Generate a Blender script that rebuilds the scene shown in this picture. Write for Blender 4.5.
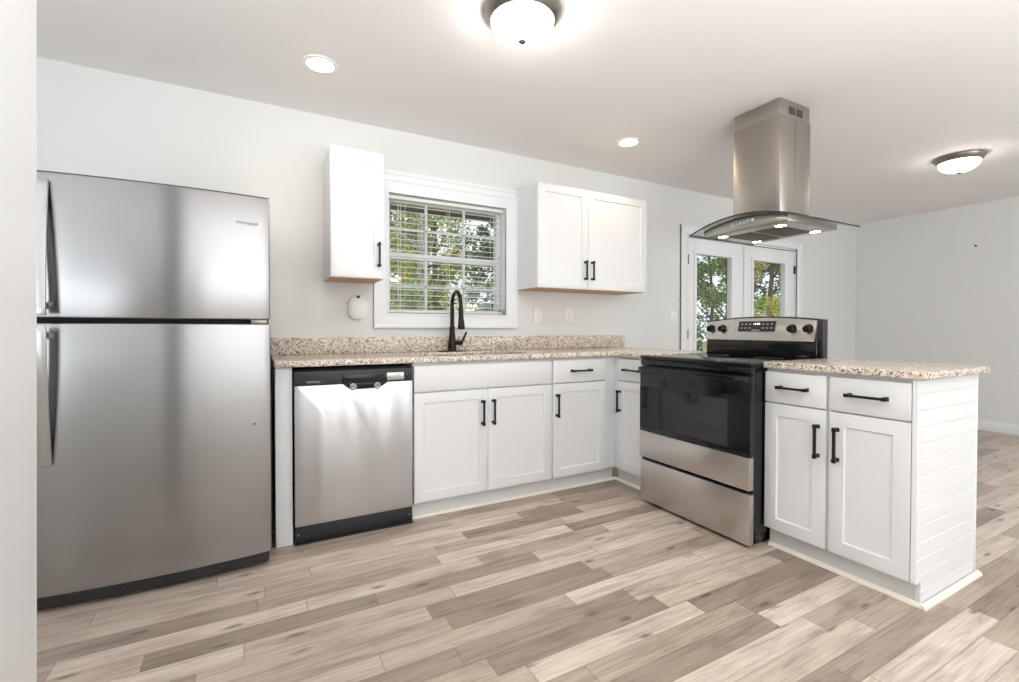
import bpy, bmesh, math, random
from mathutils import Vector, Matrix
PI = math.pi
scene = bpy.context.scene
C = scene.collection
for o in list(bpy.data.objects):
    bpy.data.objects.remove(o)

# ------------------------------------------------------------------ camera
CX, CY, CZ, YAW, PITCH, ROLL, FPX, SX, SY = -0.7527, -3.1311, 1.0754, 0.49417, -0.01405, 0.00112, 463.21, -1.13, -6.02
fw = Vector((math.sin(YAW)*math.cos(PITCH), math.cos(YAW)*math.cos(PITCH), math.sin(PITCH)))
rt = Vector((math.cos(YAW), -math.sin(YAW), 0))
up = rt.cross(fw)
r2 = rt*math.cos(ROLL) + up*math.sin(ROLL)
u2 = -rt*math.sin(ROLL) + up*math.cos(ROLL)
cd = bpy.data.cameras.new('camera')
cam = bpy.data.objects.new('camera', cd); C.objects.link(cam)
cam.matrix_world = Matrix(((r2.x, u2.x, -fw.x, CX), (r2.y, u2.y, -fw.y, CY), (r2.z, u2.z, -fw.z, CZ), (0, 0, 0, 1)))
cd.sensor_width = 36.0; cd.sensor_fit = 'HORIZONTAL'
cd.lens = FPX/1019*36.0
cd.shift_x = -SX/1019; cd.shift_y = SY/1019
cd.clip_start = 0.02; cd.clip_end = 200
scene.camera = cam

# ------------------------------------------------------------------ world, sun, daylight, exposure
world = bpy.data.worlds.new('World'); scene.world = world; world.use_nodes = True
wn = world.node_tree.nodes; wl = world.node_tree.links
bg = wn['Background']
bg.inputs['Color'].default_value = (0.86, 0.93, 1.0, 1)
bg.inputs['Strength'].default_value = 1.15

def lamp(name, kind, loc, energy, color=(1, 1, 1), rot=(0, 0, 0), size=None, size_y=None, parent=None, **kw):
    ld = bpy.data.lights.new(name, kind); ld.energy = energy; ld.color = color
    for k, v in kw.items(): setattr(ld, k, v)
    if kind == 'AREA':
        ld.shape = 'RECTANGLE'; ld.size = size; ld.size_y = size_y or size
    o = bpy.data.objects.new(name, ld); C.objects.link(o)
    o.location = loc; o.rotation_euler = rot
    if parent:
        o.parent = parent; o.location = Vector(loc) - parent.location
    return o
lamp('sun', 'SUN', (20, 3, 20), 3.2, (1, .95, .85), rot=(0, math.radians(42), 0), angle=math.radians(1.5))
# daylight through the side window; the rear one is an added fill light
DAY = (0.93, 0.97, 1.0); XL_ = -3.45
lamp('rear_fill_light', 'AREA', (3.9, -5.12, 1.15), 30, DAY, rot=(PI/2, 0, 0), size=2.2, size_y=1.9)
lamp('daylight_side_window', 'AREA', (XL_-.25, -4.72, 1.55), 45, DAY, rot=(0, -PI/2, 0), size=1.3, size_y=.85)
# unseen fill lights facing up, added to brighten the ceiling
lamp('ceiling_fill_light', 'AREA', (.2, -4.15, .95), 102, (.96, .98, 1), rot=(PI, 0, 0), size=2.2, size_y=1.7)
lamp('ceiling_fill_light', 'AREA', (-2.35, -2.6, .9), 32, (.88, .94, 1), rot=(PI, 0, 0), size=1.4)
lamp('ceiling_fill_light', 'AREA', (3.4, -3.6, 1.5), 7, (.95, .975, 1), rot=(PI, 0, 0), size=1.0)
scene.view_settings.view_transform = 'Standard'
scene.view_settings.look = 'None'
scene.view_settings.exposure = 0.27
scene.view_settings.gamma = 1.0
scene.view_settings.use_curve_mapping = False
scene.cycles.use_denoising = True
scene.cycles.max_bounces = 10
scene.cycles.diffuse_bounces = 5
scene.cycles.glossy_bounces = 4
scene.cycles.transparent_max_bounces = 24
scene.cycles.sample_clamp_indirect = 6.0
scene.cycles.caustics_reflective = False
scene.cycles.caustics_refractive = False

# ------------------------------------------------------------------ materials
def srgb(r, g, b):
    f = lambda c: (c/255/12.92) if c/255 <= 0.04045 else ((c/255+0.055)/1.055)**2.4
    return (f(r), f(g), f(b), 1)
def mat(name, col=(.8, .8, .8, 1), rough=.5, metal=0.0, spec=.5, **kw):
    m = bpy.data.materials.new(name); m.use_nodes = True
    p = m.node_tree.nodes['Principled BSDF']
    p.inputs['Base Color'].default_value = col
    p.inputs['Roughness'].default_value = rough
    p.inputs['Metallic'].default_value = metal
    p.inputs['Specular IOR Level'].default_value = spec
    for k, v in kw.items():
        p.inputs[k.replace('_', ' ')].default_value = v
    return m
def N(m, t, **kw):
    n = m.node_tree.nodes.new(t)
    for k, v in kw.items():
        if hasattr(n, k): setattr(n, k, v)
    return n
def L(m, a, b): m.node_tree.links.new(a, b)
def P(m): return m.node_tree.nodes['Principled BSDF']
def ramp(m, fac, stops, interp='LINEAR'):
    r = N(m, 'ShaderNodeValToRGB'); r.color_ramp.interpolation = interp
    e = r.color_ramp.elements
    while len(e) < len(stops): e.new(0.5)
    for i, (p, c) in enumerate(stops): e[i].position = p; e[i].color = c
    L(m, fac, r.inputs['Fac']); return r.outputs['Color']
def math_(m, op, a, b=None, c=None):
    n = N(m, 'ShaderNodeMath', operation=op)
    for i, v in enumerate((a, b, c)):
        if v is None: continue
        if isinstance(v, (int, float)): n.inputs[i].default_value = v
        else: L(m, v, n.inputs[i])
    return n.outputs[0]
def mix(m, fac, a, b, blend='MIX'):
    n = N(m, 'ShaderNodeMix', data_type='RGBA', blend_type=blend)
    for s, v in ((0, fac), (6, a), (7, b)):
        if isinstance(v, (int, float)): n.inputs[s].default_value = v
        elif isinstance(v, tuple): n.inputs[s].default_value = v
        else: L(m, v, n.inputs[s])
    return n.outputs[2]
def noise(m, vec, scale, detail=2, rough=.5):
    n = N(m, 'ShaderNodeTexNoise'); n.inputs['Scale'].default_value = scale
    n.inputs['Detail'].default_value = detail; n.inputs['Roughness'].default_value = rough
    L(m, vec, n.inputs['Vector']); return n
def bump(m, h, strength, dist=.01):
    b = N(m, 'ShaderNodeBump'); b.inputs['Strength'].default_value = strength; b.inputs['Distance'].default_value = dist
    L(m, h, b.inputs['Height']); L(m, b.outputs[0], P(m).inputs['Normal'])
def geopos(m): return N(m, 'ShaderNodeNewGeometry').outputs['Position']
def scaled(m, vec, s):
    n = N(m, 'ShaderNodeVectorMath', operation='MULTIPLY'); L(m, vec, n.inputs[0]); n.inputs[1].default_value = s
    return n.outputs[0]

def paint(name, col, rough=.6, b=.06):
    m = mat(name, col, rough, spec=.3)
    n = noise(m, geopos(m), 160, 2)
    bump(m, n.outputs['Fac'], b, .002)
    return m
M = {}
M['wall'] = paint('wall_paint', srgb(226, 227, 226))
M['ceiling'] = paint('ceiling_paint', srgb(236, 233, 230), .8)
M['trim'] = mat('trim_paint', srgb(238, 240, 242), .4)
M['cab'] = mat('cabinet_paint', srgb(230, 232, 234), .35)
M['cabwood'] = mat('cabinet_plywood', srgb(200, 160, 120), .6)
M['toe'] = mat('toe_kick', srgb(215, 217, 215), .5)
M['cream'] = mat('quarter_round_paint', srgb(240, 234, 224), .5)
M['black'] = mat('matte_black_metal', srgb(26, 25, 25), .38, .3)
M['bronze'] = mat('dark_bronze', srgb(48, 42, 38), .35, .8)
M['plastic'] = mat('white_plastic', srgb(240, 239, 236), .35)
M['slot'] = mat('dark_slot', srgb(60, 58, 56), .6)
M['blackgloss'] = mat('black_enamel', srgb(16, 16, 17), .12)
M['blackplastic'] = mat('black_plastic', srgb(34, 35, 38), .4)
M['cooktop'] = mat('black_ceramic_glass', srgb(10, 10, 11), .08)
M['greybody'] = mat('grey_appliance_side', srgb(86, 87, 90), .45)
M['nickel'] = mat('brushed_nickel', srgb(150, 145, 140), .3, 1.0)
M['rubber'] = mat('grey_rubber', srgb(40, 40, 42), .7)
M['cavity'] = mat('oven_reflection_grey', srgb(175, 175, 176), .5)  # lightened to imitate the reflection in the oven window
M['rack'] = mat('chrome_rack', srgb(190, 190, 190), .25, 1.0)
M['ink'] = mat('grey_print', srgb(48, 48, 50), .5)
M['lightink'] = mat('light_print', srgb(190, 192, 195), .5)
M['filter'] = mat('mesh_filter', srgb(120, 118, 114), .45, .9)
M['brick'] = mat('red_brick', srgb(140, 84, 58), .85)
M['soffit'] = mat('brown_soffit', srgb(74, 62, 54), .8)
M['slat'] = mat('blind_slat', srgb(236, 236, 232), .45)

def steel(name, col=(.62, .62, .63, 1), rough=.26, aniso=.75, axis='Z'):
    m = mat(name, col, rough, 1.0)
    p = P(m); p.inputs['Anisotropic'].default_value = aniso; p.inputs['Anisotropic Rotation'].default_value = .25
    t = N(m, 'ShaderNodeTangent', direction_type='RADIAL', axis=axis); L(m, t.outputs[0], p.inputs['Tangent'])
    n = noise(m, scaled(m, geopos(m), (3, 3, 900)), 1.0, 2)
    r = math_(m, 'MULTIPLY_ADD', n.outputs['Fac'], .04, rough-.02); L(m, r, p.inputs['Roughness'])
    return m
M['steel'] = steel('brushed_stainless', (.37, .37, .375, 1), .24, .85)
M['steel_wavy'] = steel('brushed_stainless_thin', (.58, .59, .61, 1), .30)
nz = noise(M['steel_wavy'], scaled(M['steel_wavy'], geopos(M['steel_wavy']), (6, 6, .7)), 1.0, 1)
bump(M['steel_wavy'], nz.outputs['Fac'], .65, .03)
M['steel_warm'] = steel('brushed_stainless_range', (.60, .57, .54, 1), .3)
M['steel_hood'] = steel('brushed_stainless_hood', (.44, .40, .365, 1), .3)
M['steel_plain'] = mat('satin_stainless', (.55, .55, .55, 1), .28, 1.0)

# emitters: lamps only
def emit(name, col, s):
    m = mat(name, (.9, .9, .9, 1), .4); p = P(m)
    p.inputs['Emission Color'].default_value = col; p.inputs['Emission Strength'].default_value = s
    return m
M['dome'] = emit('lit_frosted_glass', (1, .985, .96, 1), 27.0)
M['dome_far'] = emit('lit_frosted_glass_far', (1, .97, .93, 1), 16.0)
M['down'] = emit('lit_downlight_lens', (1, .80, .56, 1), 26.0)
M['led'] = emit('lit_hood_led', (1, .98, .95, 1), 25.0)
M['digits'] = emit('lit_clock_digits', (.9, 1, .75, 1), 2.5)

def thin_glass(name, tint, refl=.1):
    m = bpy.data.materials.new(name); m.use_nodes = True
    nt = m.node_tree; nt.nodes.clear()
    out = N(m, 'ShaderNodeOutputMaterial'); tr = N(m, 'ShaderNodeBsdfTransparent'); gl = N(m, 'ShaderNodeBsdfGlossy')
    tr.inputs[0].default_value = tint; gl.inputs['Roughness'].default_value = .02; gl.inputs[0].default_value = (1, 1, 1, 1)
    gm = N(m, 'ShaderNodeNewGeometry'); dt = N(m, 'ShaderNodeVectorMath', operation='DOT_PRODUCT')
    L(m, gm.outputs['Incoming'], dt.inputs[0]); L(m, gm.outputs['Normal'], dt.inputs[1])
    fr = math_(m, 'MULTIPLY_ADD', math_(m, 'POWER', math_(m, 'SUBTRACT', 1, math_(m, 'ABSOLUTE', dt.outputs['Value'])), 5), .95, .035)
    mx = N(m, 'ShaderNodeMixShader'); L(m, fr, mx.inputs[0]); L(m, tr.outputs[0], mx.inputs[1]); L(m, gl.outputs[0], mx.inputs[2])
    L(m, mx.outputs[0], out.inputs[0])
    return m
M['glass'] = thin_glass('window_glass', (.96, .98, .97, 1))
M['hoodglass'] = thin_glass('hood_glass', (.72, .76, .74, 1))
M['ovenglass'] = thin_glass('oven_window_glass', (.5, .5, .51, 1))
M['glassedge'] = mat('glass_edge', srgb(40, 43, 42), .2)

# wood strip floor: strips run along X, .0905 wide
def floor_mat():
    m = mat('wood_strip_floor', rough=.32); p = P(m)
    pos = geopos(m)
    s = N(m, 'ShaderNodeSeparateXYZ'); L(m, pos, s.inputs[0])
    W_ = .0905
    yy = math_(m, 'DIVIDE', math_(m, 'ADD', s.outputs[1], 1.506), W_)
    row = math_(m, 'FLOOR', yy); fy = math_(m, 'FRACT', yy)
    wn1 = N(m, 'ShaderNodeTexWhiteNoise', noise_dimensions='1D'); L(m, row, wn1.inputs['W'])
    xx = math_(m, 'ADD', math_(m, 'DIVIDE', s.outputs[0], .74), math_(m, 'MULTIPLY', wn1.outputs['Value'], 7.31))
    col = math_(m, 'FLOOR', xx); fx = math_(m, 'FRACT', xx)
    cmb = N(m, 'ShaderNodeCombineXYZ'); L(m, col, cmb.inputs[0]); L(m, row, cmb.inputs[1])
    wn2 = N(m, 'ShaderNodeTexWhiteNoise', noise_dimensions='3D'); L(m, cmb.outputs[0], wn2.inputs['Vector'])
    tone = ramp(m, wn2.outputs['Value'], [(0, srgb(156, 142, 129)), (.25, srgb(184, 169, 155)), (.5, srgb(203, 188, 174)), (.75, srgb(214, 200, 187)), (1, srgb(222, 210, 199))])
    # grain: stretched noise, shifted per strip
    off = N(m, 'ShaderNodeVectorMath', operation='MULTIPLY_ADD'); L(m, wn2.outputs['Color'], off.inputs[0]); off.inputs[1].default_value = (40, 40, 40)
    L(m, pos, off.inputs[2])
    g1 = noise(m, scaled(m, off.outputs[0], (2.2, 24, 1)), 1.6, 5, .62); g1.inputs['Distortion'].default_value = .8
    g2 = noise(m, scaled(m, off.outputs[0], (4, 150, 1)), 1.0, 2, .5)
    c = mix(m, 1.0, tone, ramp(m, g1.outputs['Fac'], [(.26, (.58, .555, .54, 1)), (.48, (.93, .92, .91, 1)), (.75, (1.08, 1.08, 1.08, 1))]), 'MULTIPLY')
    c = mix(m, .85, c, ramp(m, g2.outputs['Fac'], [(.3, (.78, .76, .75, 1)), (.7, (1.05, 1.05, 1.05, 1))]), 'MULTIPLY')
    g3 = noise(m, scaled(m, off.outputs[0], (3.2, 9, 0)), 1.0, 3, .55)
    c = mix(m, .55, c, ramp(m, g3.outputs['Fac'], [(.30, (.56, .53, .51, 1)), (.48, (1.0, .99, .98, 1)), (.7, (1.08, 1.08, 1.08, 1))]), 'MULTIPLY')
    # knots
    v = N(m, 'ShaderNodeTexVoronoi', voronoi_dimensions='2D'); v.inputs['Scale'].default_value = 1.0; L(m, scaled(m, off.outputs[0], (1.9, 6.0, 0)), v.inputs['Vector'])
    wv = math_(m, 'MULTIPLY_ADD', noise(m, scaled(m, off.outputs[0], (14, 60, 0)), 1, 2).outputs['Fac'], .14, v.outputs['Distance'])
    kn = ramp(m, wv, [(.085, (1, 1, 1, 1)), (.155, (0, 0, 0, 1))])
    pick = math_(m, 'GREATER_THAN', N_val(m, wn2), .30)
    c = mix(m, math_(m, 'MULTIPLY', math_(m, 'MULTIPLY', kn, pick), .72), c, srgb(78, 64, 54))
    # joints
    e = math_(m, 'MINIMUM', math_(m, 'MULTIPLY', math_(m, 'MINIMUM', fy, math_(m, 'SUBTRACT', 1, fy)), W_),
              math_(m, 'MULTIPLY', math_(m, 'MINIMUM', fx, math_(m, 'SUBTRACT', 1, fx)), .74))
    jt = ramp(m, e, [(.0, (1, 1, 1, 1)), (.0016, (0, 0, 0, 1))])
    c = mix(m, math_(m, 'MULTIPLY', jt, .45), c, srgb(95, 82, 72))
    L(m, c, p.inputs['Base Color'])
    L(m, math_(m, 'MULTIPLY_ADD', g1.outputs['Fac'], .16, .26), p.inputs['Roughness'])
    h = math_(m, 'SUBTRACT', math_(m, 'MULTIPLY', g2.outputs['Fac'], .15), jt)
    bump(m, h, .15, .002)
    return m
def N_val(m, wn2):
    s = N(m, 'ShaderNodeSeparateXYZ'); L(m, wn2.outputs['Color'], s.inputs[0]); return s.outputs[1]
M['floor'] = floor_mat()

def granite():
    m = mat('speckled_granite', rough=.16); p = P(m); pos = geopos(m)
    n1 = noise(m, pos, 26, 4, .65)
    base = ramp(m, n1.outputs['Fac'], [(.3, srgb(208, 192, 174)), (.5, srgb(230, 220, 207)), (.7, srgb(240, 234, 225))])
    def specks(scale, frac, col, c, vecscale=(1, 1, 1)):
        wob = noise(m, pos, scale*1.1, 2)
        a = N(m, 'ShaderNodeVectorMath', operation='MULTIPLY_ADD'); L(m, wob.outputs['Color'], a.inputs[0]); a.inputs[1].default_value = (1.1/scale,)*3; L(m, pos, a.inputs[2])
        v = N(m, 'ShaderNodeTexVoronoi'); v.inputs['Scale'].default_value = scale; L(m, scaled(m, a.outputs[0], vecscale), v.inputs['Vector'])
        sp = N(m, 'ShaderNodeSeparateXYZ'); L(m, v.outputs['Color'], sp.inputs[0])
        return mix(m, math_(m, 'LESS_THAN', sp.outputs[0], frac), c, col)
    c = specks(120, .20, srgb(186, 176, 166), base)
    c = specks(140, .14, srgb(206, 182, 154), c)
    c = specks(165, .11, srgb(138, 128, 120), c)
    c = specks(200, .07, srgb(72, 67, 65), c)
    c = specks(120, .022, srgb(80, 72, 70), c)
    L(m, c, p.inputs['Base Color'])
    return m
M['granite'] = granite()

def leafmat(name, a, b, trans=.35):
    m = mat(name, a, .6); p = P(m)
    n = N(m, 'ShaderNodeObjectInfo')
    g = N(m, 'ShaderNodeNewGeometry')
    c = ramp(m, g.outputs['Random Per Island'], [(0, a), (1, b)])
    L(m, c, p.inputs['Base Color'])
    nt = m.node_tree; tl = N(m, 'ShaderNodeBsdfTranslucent'); L(m, c, tl.inputs[0])
    mx = N(m, 'ShaderNodeMixShader'); mx.inputs[0].default_value = trans
    out = [x for x in nt.nodes if x.type == 'OUTPUT_MATERIAL'][0]
    L(m, p.outputs[0], mx.inputs[1]); L(m, tl.outputs[0], mx.inputs[2]); L(m, mx.outputs[0], out.inputs[0])
    return m
M['leaf_green'] = leafmat('green_leaves', srgb(60, 92, 42), srgb(150, 172, 92))
M['leaf_dark'] = leafmat('dark_leaves', srgb(48, 70, 44), srgb(112, 132, 82))
M['leaf_yellow'] = leafmat('yellow_green_leaves', srgb(120, 132, 50), srgb(236, 224, 110), .45)
M['bark'] = mat('brown_bark', srgb(92, 74, 60), .9)
bump(M['bark'], noise(M['bark'], scaled(M['bark'], geopos(M['bark']), (30, 30, 4)), 1, 3).outputs['Fac'], .6, .03)
M['bark_pale'] = mat('pale_bark', srgb(176, 170, 162), .9)
bump(M['bark_pale'], noise(M['bark_pale'], scaled(M['bark_pale'], geopos(M['bark_pale']), (30, 30, 5)), 1, 3).outputs['Fac'], .6, .03)
M['ground'] = mat('leafy_ground', srgb(112, 104, 74), .95)
gn = noise(M['ground'], geopos(M['ground']), 5, 5)
L(M['ground'], ramp(M['ground'], gn.outputs['Fac'], [(.3, srgb(84, 92, 52)), (.7, srgb(140, 122, 88))]), P(M['ground']).inputs['Base Color'])

# ------------------------------------------------------------------ helpers
class MB:
    def __init__(self): self.bm = bmesh.new()
    def box(self, x0, x1, y0, y1, z0, z1, bev=0.0, seg=2):
        if x1 < x0: x0, x1 = x1, x0
        if y1 < y0: y0, y1 = y1, y0
        if z1 < z0: z0, z1 = z1, z0
        r = bmesh.ops.create_cube(self.bm, size=1.0)
        vs = r['verts']
        for v in vs:
            v.co = Vector(((x0+x1)/2 + v.co.x*(x1-x0), (y0+y1)/2 + v.co.y*(y1-y0), (z0+z1)/2 + v.co.z*(z1-z0)))
        if bev > 0:
            es = {e for v in vs for e in v.link_edges}
            bmesh.ops.bevel(self.bm, geom=list(es), offset=bev, segments=seg, affect='EDGES', profile=.5)
        return self
    def prism(self, pts, axis, a, b, bev=0.0):
        """pts: 2D polygon; axis 'x': pts=(y,z); 'y': pts=(x,z); 'z': pts=(x,y)."""
        mk = {'x': lambda p, t: (t, p[0], p[1]), 'y': lambda p, t: (p[0], t, p[1]), 'z': lambda p, t: (p[0], p[1], t)}[axis]
        A = [self.bm.verts.new(mk(p, a)) for p in pts]; B = [self.bm.verts.new(mk(p, b)) for p in pts]
        n = len(pts); fs = [self.bm.faces.new(A), self.bm.faces.new(B[::-1])]
        for i in range(n):
            fs.append(self.bm.faces.new((A[(i+1) % n], A[i], B[i], B[(i+1) % n])))
        bmesh.ops.recalc_face_normals(self.bm, faces=fs)
        if bev > 0:
            bmesh.ops.bevel(self.bm, geom=list({e for f in fs for e in f.edges if e.calc_face_angle(0) > .5}), offset=bev, segments=2, affect='EDGES', profile=.5)
        return self
    def cyl(self, p, q, r, r2=None, seg=20):
        p = Vector(p); q = Vector(q); d = q-p
        rot = d.to_track_quat('Z', 'Y').to_matrix().to_4x4()
        bmesh.ops.create_cone(self.bm, cap_ends=True, segments=seg, radius1=r, radius2=r if r2 is None else r2, depth=d.length,
                              matrix=Matrix.Translation((p+q)/2) @ rot)
        return self
    def tube(self, pts, rad, seg=14, cap=True):
        pts = [Vector(p) for p in pts]; n = len(pts)
        rr = rad if isinstance(rad, (list, tuple)) else [rad]*n
        rings = []; nrm = None
        for i in range(n):
            t = (pts[min(i+1, n-1)] - pts[max(i-1, 0)]).normalized()
            if nrm is None:
                nrm = t.orthogonal().normalized()
            nrm = (nrm - t*nrm.dot(t)).normalized(); bn = t.cross(nrm)
            rings.append([self.bm.verts.new(pts[i] + (nrm*math.cos(2*PI*k/seg) + bn*math.sin(2*PI*k/seg))*rr[i]) for k in range(seg)])
        fs = []
        for a, b in zip(rings, rings[1:]):
            for k in range(seg):
                fs.append(self.bm.faces.new((a[k], a[(k+1) % seg], b[(k+1) % seg], b[k])))
        if cap:
            fs.append(self.bm.faces.new(rings[0][::-1])); fs.append(self.bm.faces.new(rings[-1]))
        bmesh.ops.recalc_face_normals(self.bm, faces=fs)
        return self
    def sweep_rect(self, pts, side, w, t):
        """rectangular bar along pts; side = width direction, w width, t thickness."""
        pts = [Vector(p) for p in pts]; side = Vector(side).normalized(); n = len(pts); rings = []
        for i in range(n):
            d = (pts[min(i+1, n-1)] - pts[max(i-1, 0)]).normalized(); nn = d.cross(side).normalized()
            rings.append([self.bm.verts.new(pts[i] + side*(w/2*a) + nn*(t/2*b)) for a, b in ((-1, -1), (1, -1), (1, 1), (-1, 1))])
        fs = []
        for a, b in zip(rings, rings[1:]):
            for k in range(4): fs.append(self.bm.faces.new((a[k], a[(k+1) % 4], b[(k+1) % 4], b[k])))
        fs.append(self.bm.faces.new(rings[0][::-1])); fs.append(self.bm.faces.new(rings[-1]))
        bmesh.ops.recalc_face_normals(self.bm, faces=fs)
        bmesh.ops.bevel(self.bm, geom=list({e for f in fs for e in f.edges if e.calc_face_angle(0) > .7}), offset=min(w, t)*.2, segments=2, affect='EDGES', profile=.5)
        return self
    def lathe(self, prof, c, seg=40):
        """prof: list of (r, z)."""
        rings = []
        for r, z in prof:
            if r < 1e-6: rings.append([self.bm.verts.new((c[0], c[1], z))])
            else: rings.append([self.bm.verts.new((c[0]+r*math.cos(2*PI*k/seg), c[1]+r*math.sin(2*PI*k/seg), z)) for k in range(seg)])
        fs = []
        for a, b in zip(rings, rings[1:]):
            for k in range(seg):
                q = [a[k % len(a)], a[(k+1) % len(a)], b[(k+1) % len(b)], b[k % len(b)]]
                q = list(dict.fromkeys(q))
                if len(q) > 2: fs.append(self.bm.faces.new(q))
        bmesh.ops.recalc_face_normals(self.bm, faces=fs)
        return self
    def shaker(self, x0, x1, z0, z1, yf, t=.019, rail=.057, rec=.007):
        """door slab in the XZ plane, front face at y=yf (towards -y), with a recessed flat centre panel."""
        bm = self.bm
        def ring(x0, x1, z0, z1, y): return [bm.verts.new(q) for q in ((x0, y, z0), (x1, y, z0), (x1, y, z1), (x0, y, z1))]
        O = ring(x0, x1, z0, z1, yf); B = ring(x0, x1, z0, z1, yf+t)
        I = ring(x0+rail, x1-rail, z0+rail, z1-rail, yf)
        s = .004
        R = ring(x0+rail+s, x1-rail-s, z0+rail+s, z1-rail-s, yf+rec)
        fs = [bm.faces.new(B[::-1]), bm.faces.new(R)]
        for k in range(4):
            j = (k+1) % 4
            fs += [bm.faces.new((O[k], O[j], I[j], I[k])), bm.faces.new((I[k], I[j], R[j], R[k])), bm.faces.new((O[j], O[k], B[k], B[j]))]
        bmesh.ops.recalc_face_normals(bm, faces=fs)
        bmesh.ops.bevel(bm, geom=list({e for f in fs for e in f.edges if all(v in O for v in e.verts)}), offset=.002, segments=2, affect='EDGES', profile=.5)
        return self
    def slab(self, xs, ys, fill, z0, z1, bev=0.0):
        """plan made of grid cells; fill(i,j) tells which cells exist."""
        bm = self.bm; V = {}
        def v(i, j):
            if (i, j) not in V: V[(i, j)] = bm.verts.new((xs[i], ys[j], z0))
            return V[(i, j)]
        fs = []
        for i in range(len(xs)-1):
            for j in range(len(ys)-1):
                if fill(i, j): fs.append(bm.faces.new((v(i, j), v(i+1, j), v(i+1, j+1), v(i, j+1))))
        r = bmesh.ops.extrude_face_region(bm, geom=fs)
        for q in r['geom']:
            if isinstance(q, bmesh.types.BMVert): q.co.z = z1
        bmesh.ops.recalc_face_normals(bm, faces=bm.faces[:])
        bmesh.ops.dissolve_limit(bm, angle_limit=.02, verts=bm.verts[:], edges=bm.edges[:])
        if bev:
            bmesh.ops.bevel(bm, geom=[e for e in bm.edges if e.calc_face_angle(0) > .5], offset=bev, segments=3, affect='EDGES', profile=.5)
        return self
    def quad(self, pts):
        self.bm.faces.new([self.bm.verts.new(p) for p in pts]); return self
    def build(self, name, m, parent=None, world=True, smooth=True):
        me = bpy.data.meshes.new(name)
        if parent is not None and world:
            top = parent
            while top.parent: top = top.parent
            self.bm.transform(Matrix.Translation(-top.location))
        self.bm.to_mesh(me); self.bm.free()
        me.materials.append(M[m] if isinstance(m, str) else m)
        if smooth:
            me.polygons.foreach_set('use_smooth', [True]*len(me.polygons))
            try: me.set_sharp_from_angle(angle=math.radians(32))
            except Exception: pass
        o = bpy.data.objects.new(name, me); C.objects.link(o)
        if parent is not None: o.parent = parent
        return o
def thing(name, label, cat, loc=(0, 0, 0), rotz=0, group=None):
    o = bpy.data.objects.new(name, None); C.objects.link(o); o.empty_display_size = .1
    o.location = loc; o.rotation_euler = (0, 0, rotz)
    o['label'] = label; o['category'] = cat
    if group: o['group'] = group
    return o
def tag(o, label, cat, group=None):
    o['label'] = label; o['category'] = cat
    if group: o['group'] = group
    return o
def struct(o): o['kind'] = 'structure'; return o
def text(name, s, size, mtx, m, parent, sx=1.0):
    """raised lettering: mtx places the text's XY plane in the parent thing's local space."""
    cu = bpy.data.curves.new(name, 'FONT'); cu.body = s; cu.size = size; cu.extrude = .0004; cu.align_x = 'CENTER'; cu.align_y = 'CENTER'
    t = bpy.data.objects.new(name, cu); C.objects.link(t)
    dg = bpy.context.evaluated_depsgraph_get(); dg.update()
    me = bpy.data.meshes.new_from_object(t.evaluated_get(dg))
    bpy.data.objects.remove(t); bpy.data.curves.remove(cu)
    me.transform(Matrix.Diagonal((sx, 1, 1, 1))); me.transform(mtx)
    me.materials.clear(); me.materials.append(M[m])
    o = bpy.data.objects.new(name, me); C.objects.link(o); o.parent = parent
    return o

# ------------------------------------------------------------------ room shell
H = 2.413
XR, XL, YB = 6.0, -3.45, -5.2
struct(MB().box(XL-.12, XR+.12, YB-.12, .14, -.1, 0).build('floor', 'floor'))
struct(MB().box(XL-.12, XR+.12, YB-.12, .14, H, H+.15).build('ceiling', 'ceiling'))
T = .14
WX0, WX1, WZ0, WZ1 = .017, .905, 1.178, 1.985         # sink window opening
DX0, DX1, DZ1 = 2.885, 4.690, 1.985                    # patio door opening
w = MB()
xs = [XL-.12, WX0, WX1, DX0, DX1, XR+.12]; zs = [0, WZ0, WZ1, H]
w.box(XL-.12, WX0, 0, T, 0, H); w.box(WX0, WX1, 0, T, 0, WZ0); w.box(WX0, WX1, 0, T, WZ1, H)
w.box(WX1, DX0, 0, T, 0, H); w.box(DX0, DX1, 0, T, DZ1, H); w.box(DX1, XR+.12, 0, T, 0, H)
struct(w.build('wall_back', 'wall'))
struct(MB().box(XR, XR+.12, YB-.12, 0, 0, H).build('wall_right', 'wall'))
# left wall with a side window (only mirrored in the refrigerator doors)
w = MB()
w.box(XL-.12, XL, YB, -5.15, 0, H); w.box(XL-.12, XL, -4.3, 0, 0, H); w.box(XL-.12, XL, -5.15, -4.3, 0, .95); w.box(XL-.12, XL, -5.15, -4.3, 2.1, H)
struct(w.build('wall_left', 'wall'))
# front wall behind the camera with a patio opening
w = MB()
for a, b in ((XL-.12, 2.75), (5.05, XR+.12)): w.box(a, b, YB-.12, YB, 0, H)
w.box(2.75, 5.05, YB-.12, YB, 2.12, H); w.box(2.75, 5.05, YB-.12, YB, 0, .15)
struct(w.build('wall_front', 'wall'))
# wall end beside the camera on the left
struct(MB().prism([(-1.24, 0), (-1.112, 0), (-1.0895, H), (-1.24, H)], 'y', -4.0, -2.0, .003).build('wall_partition', 'trim'))   # its face is a little out of plumb
struct(MB().box(XR-.014, XR-.0005, YB, -.0005, 0, .107, .003).build('baseboard_right', 'trim'))
b = MB(); b.box(4.775, XR-.015, -.0145, -.0005, 0, .107, .003)
struct(b.build('baseboard_back', 'trim'))

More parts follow.
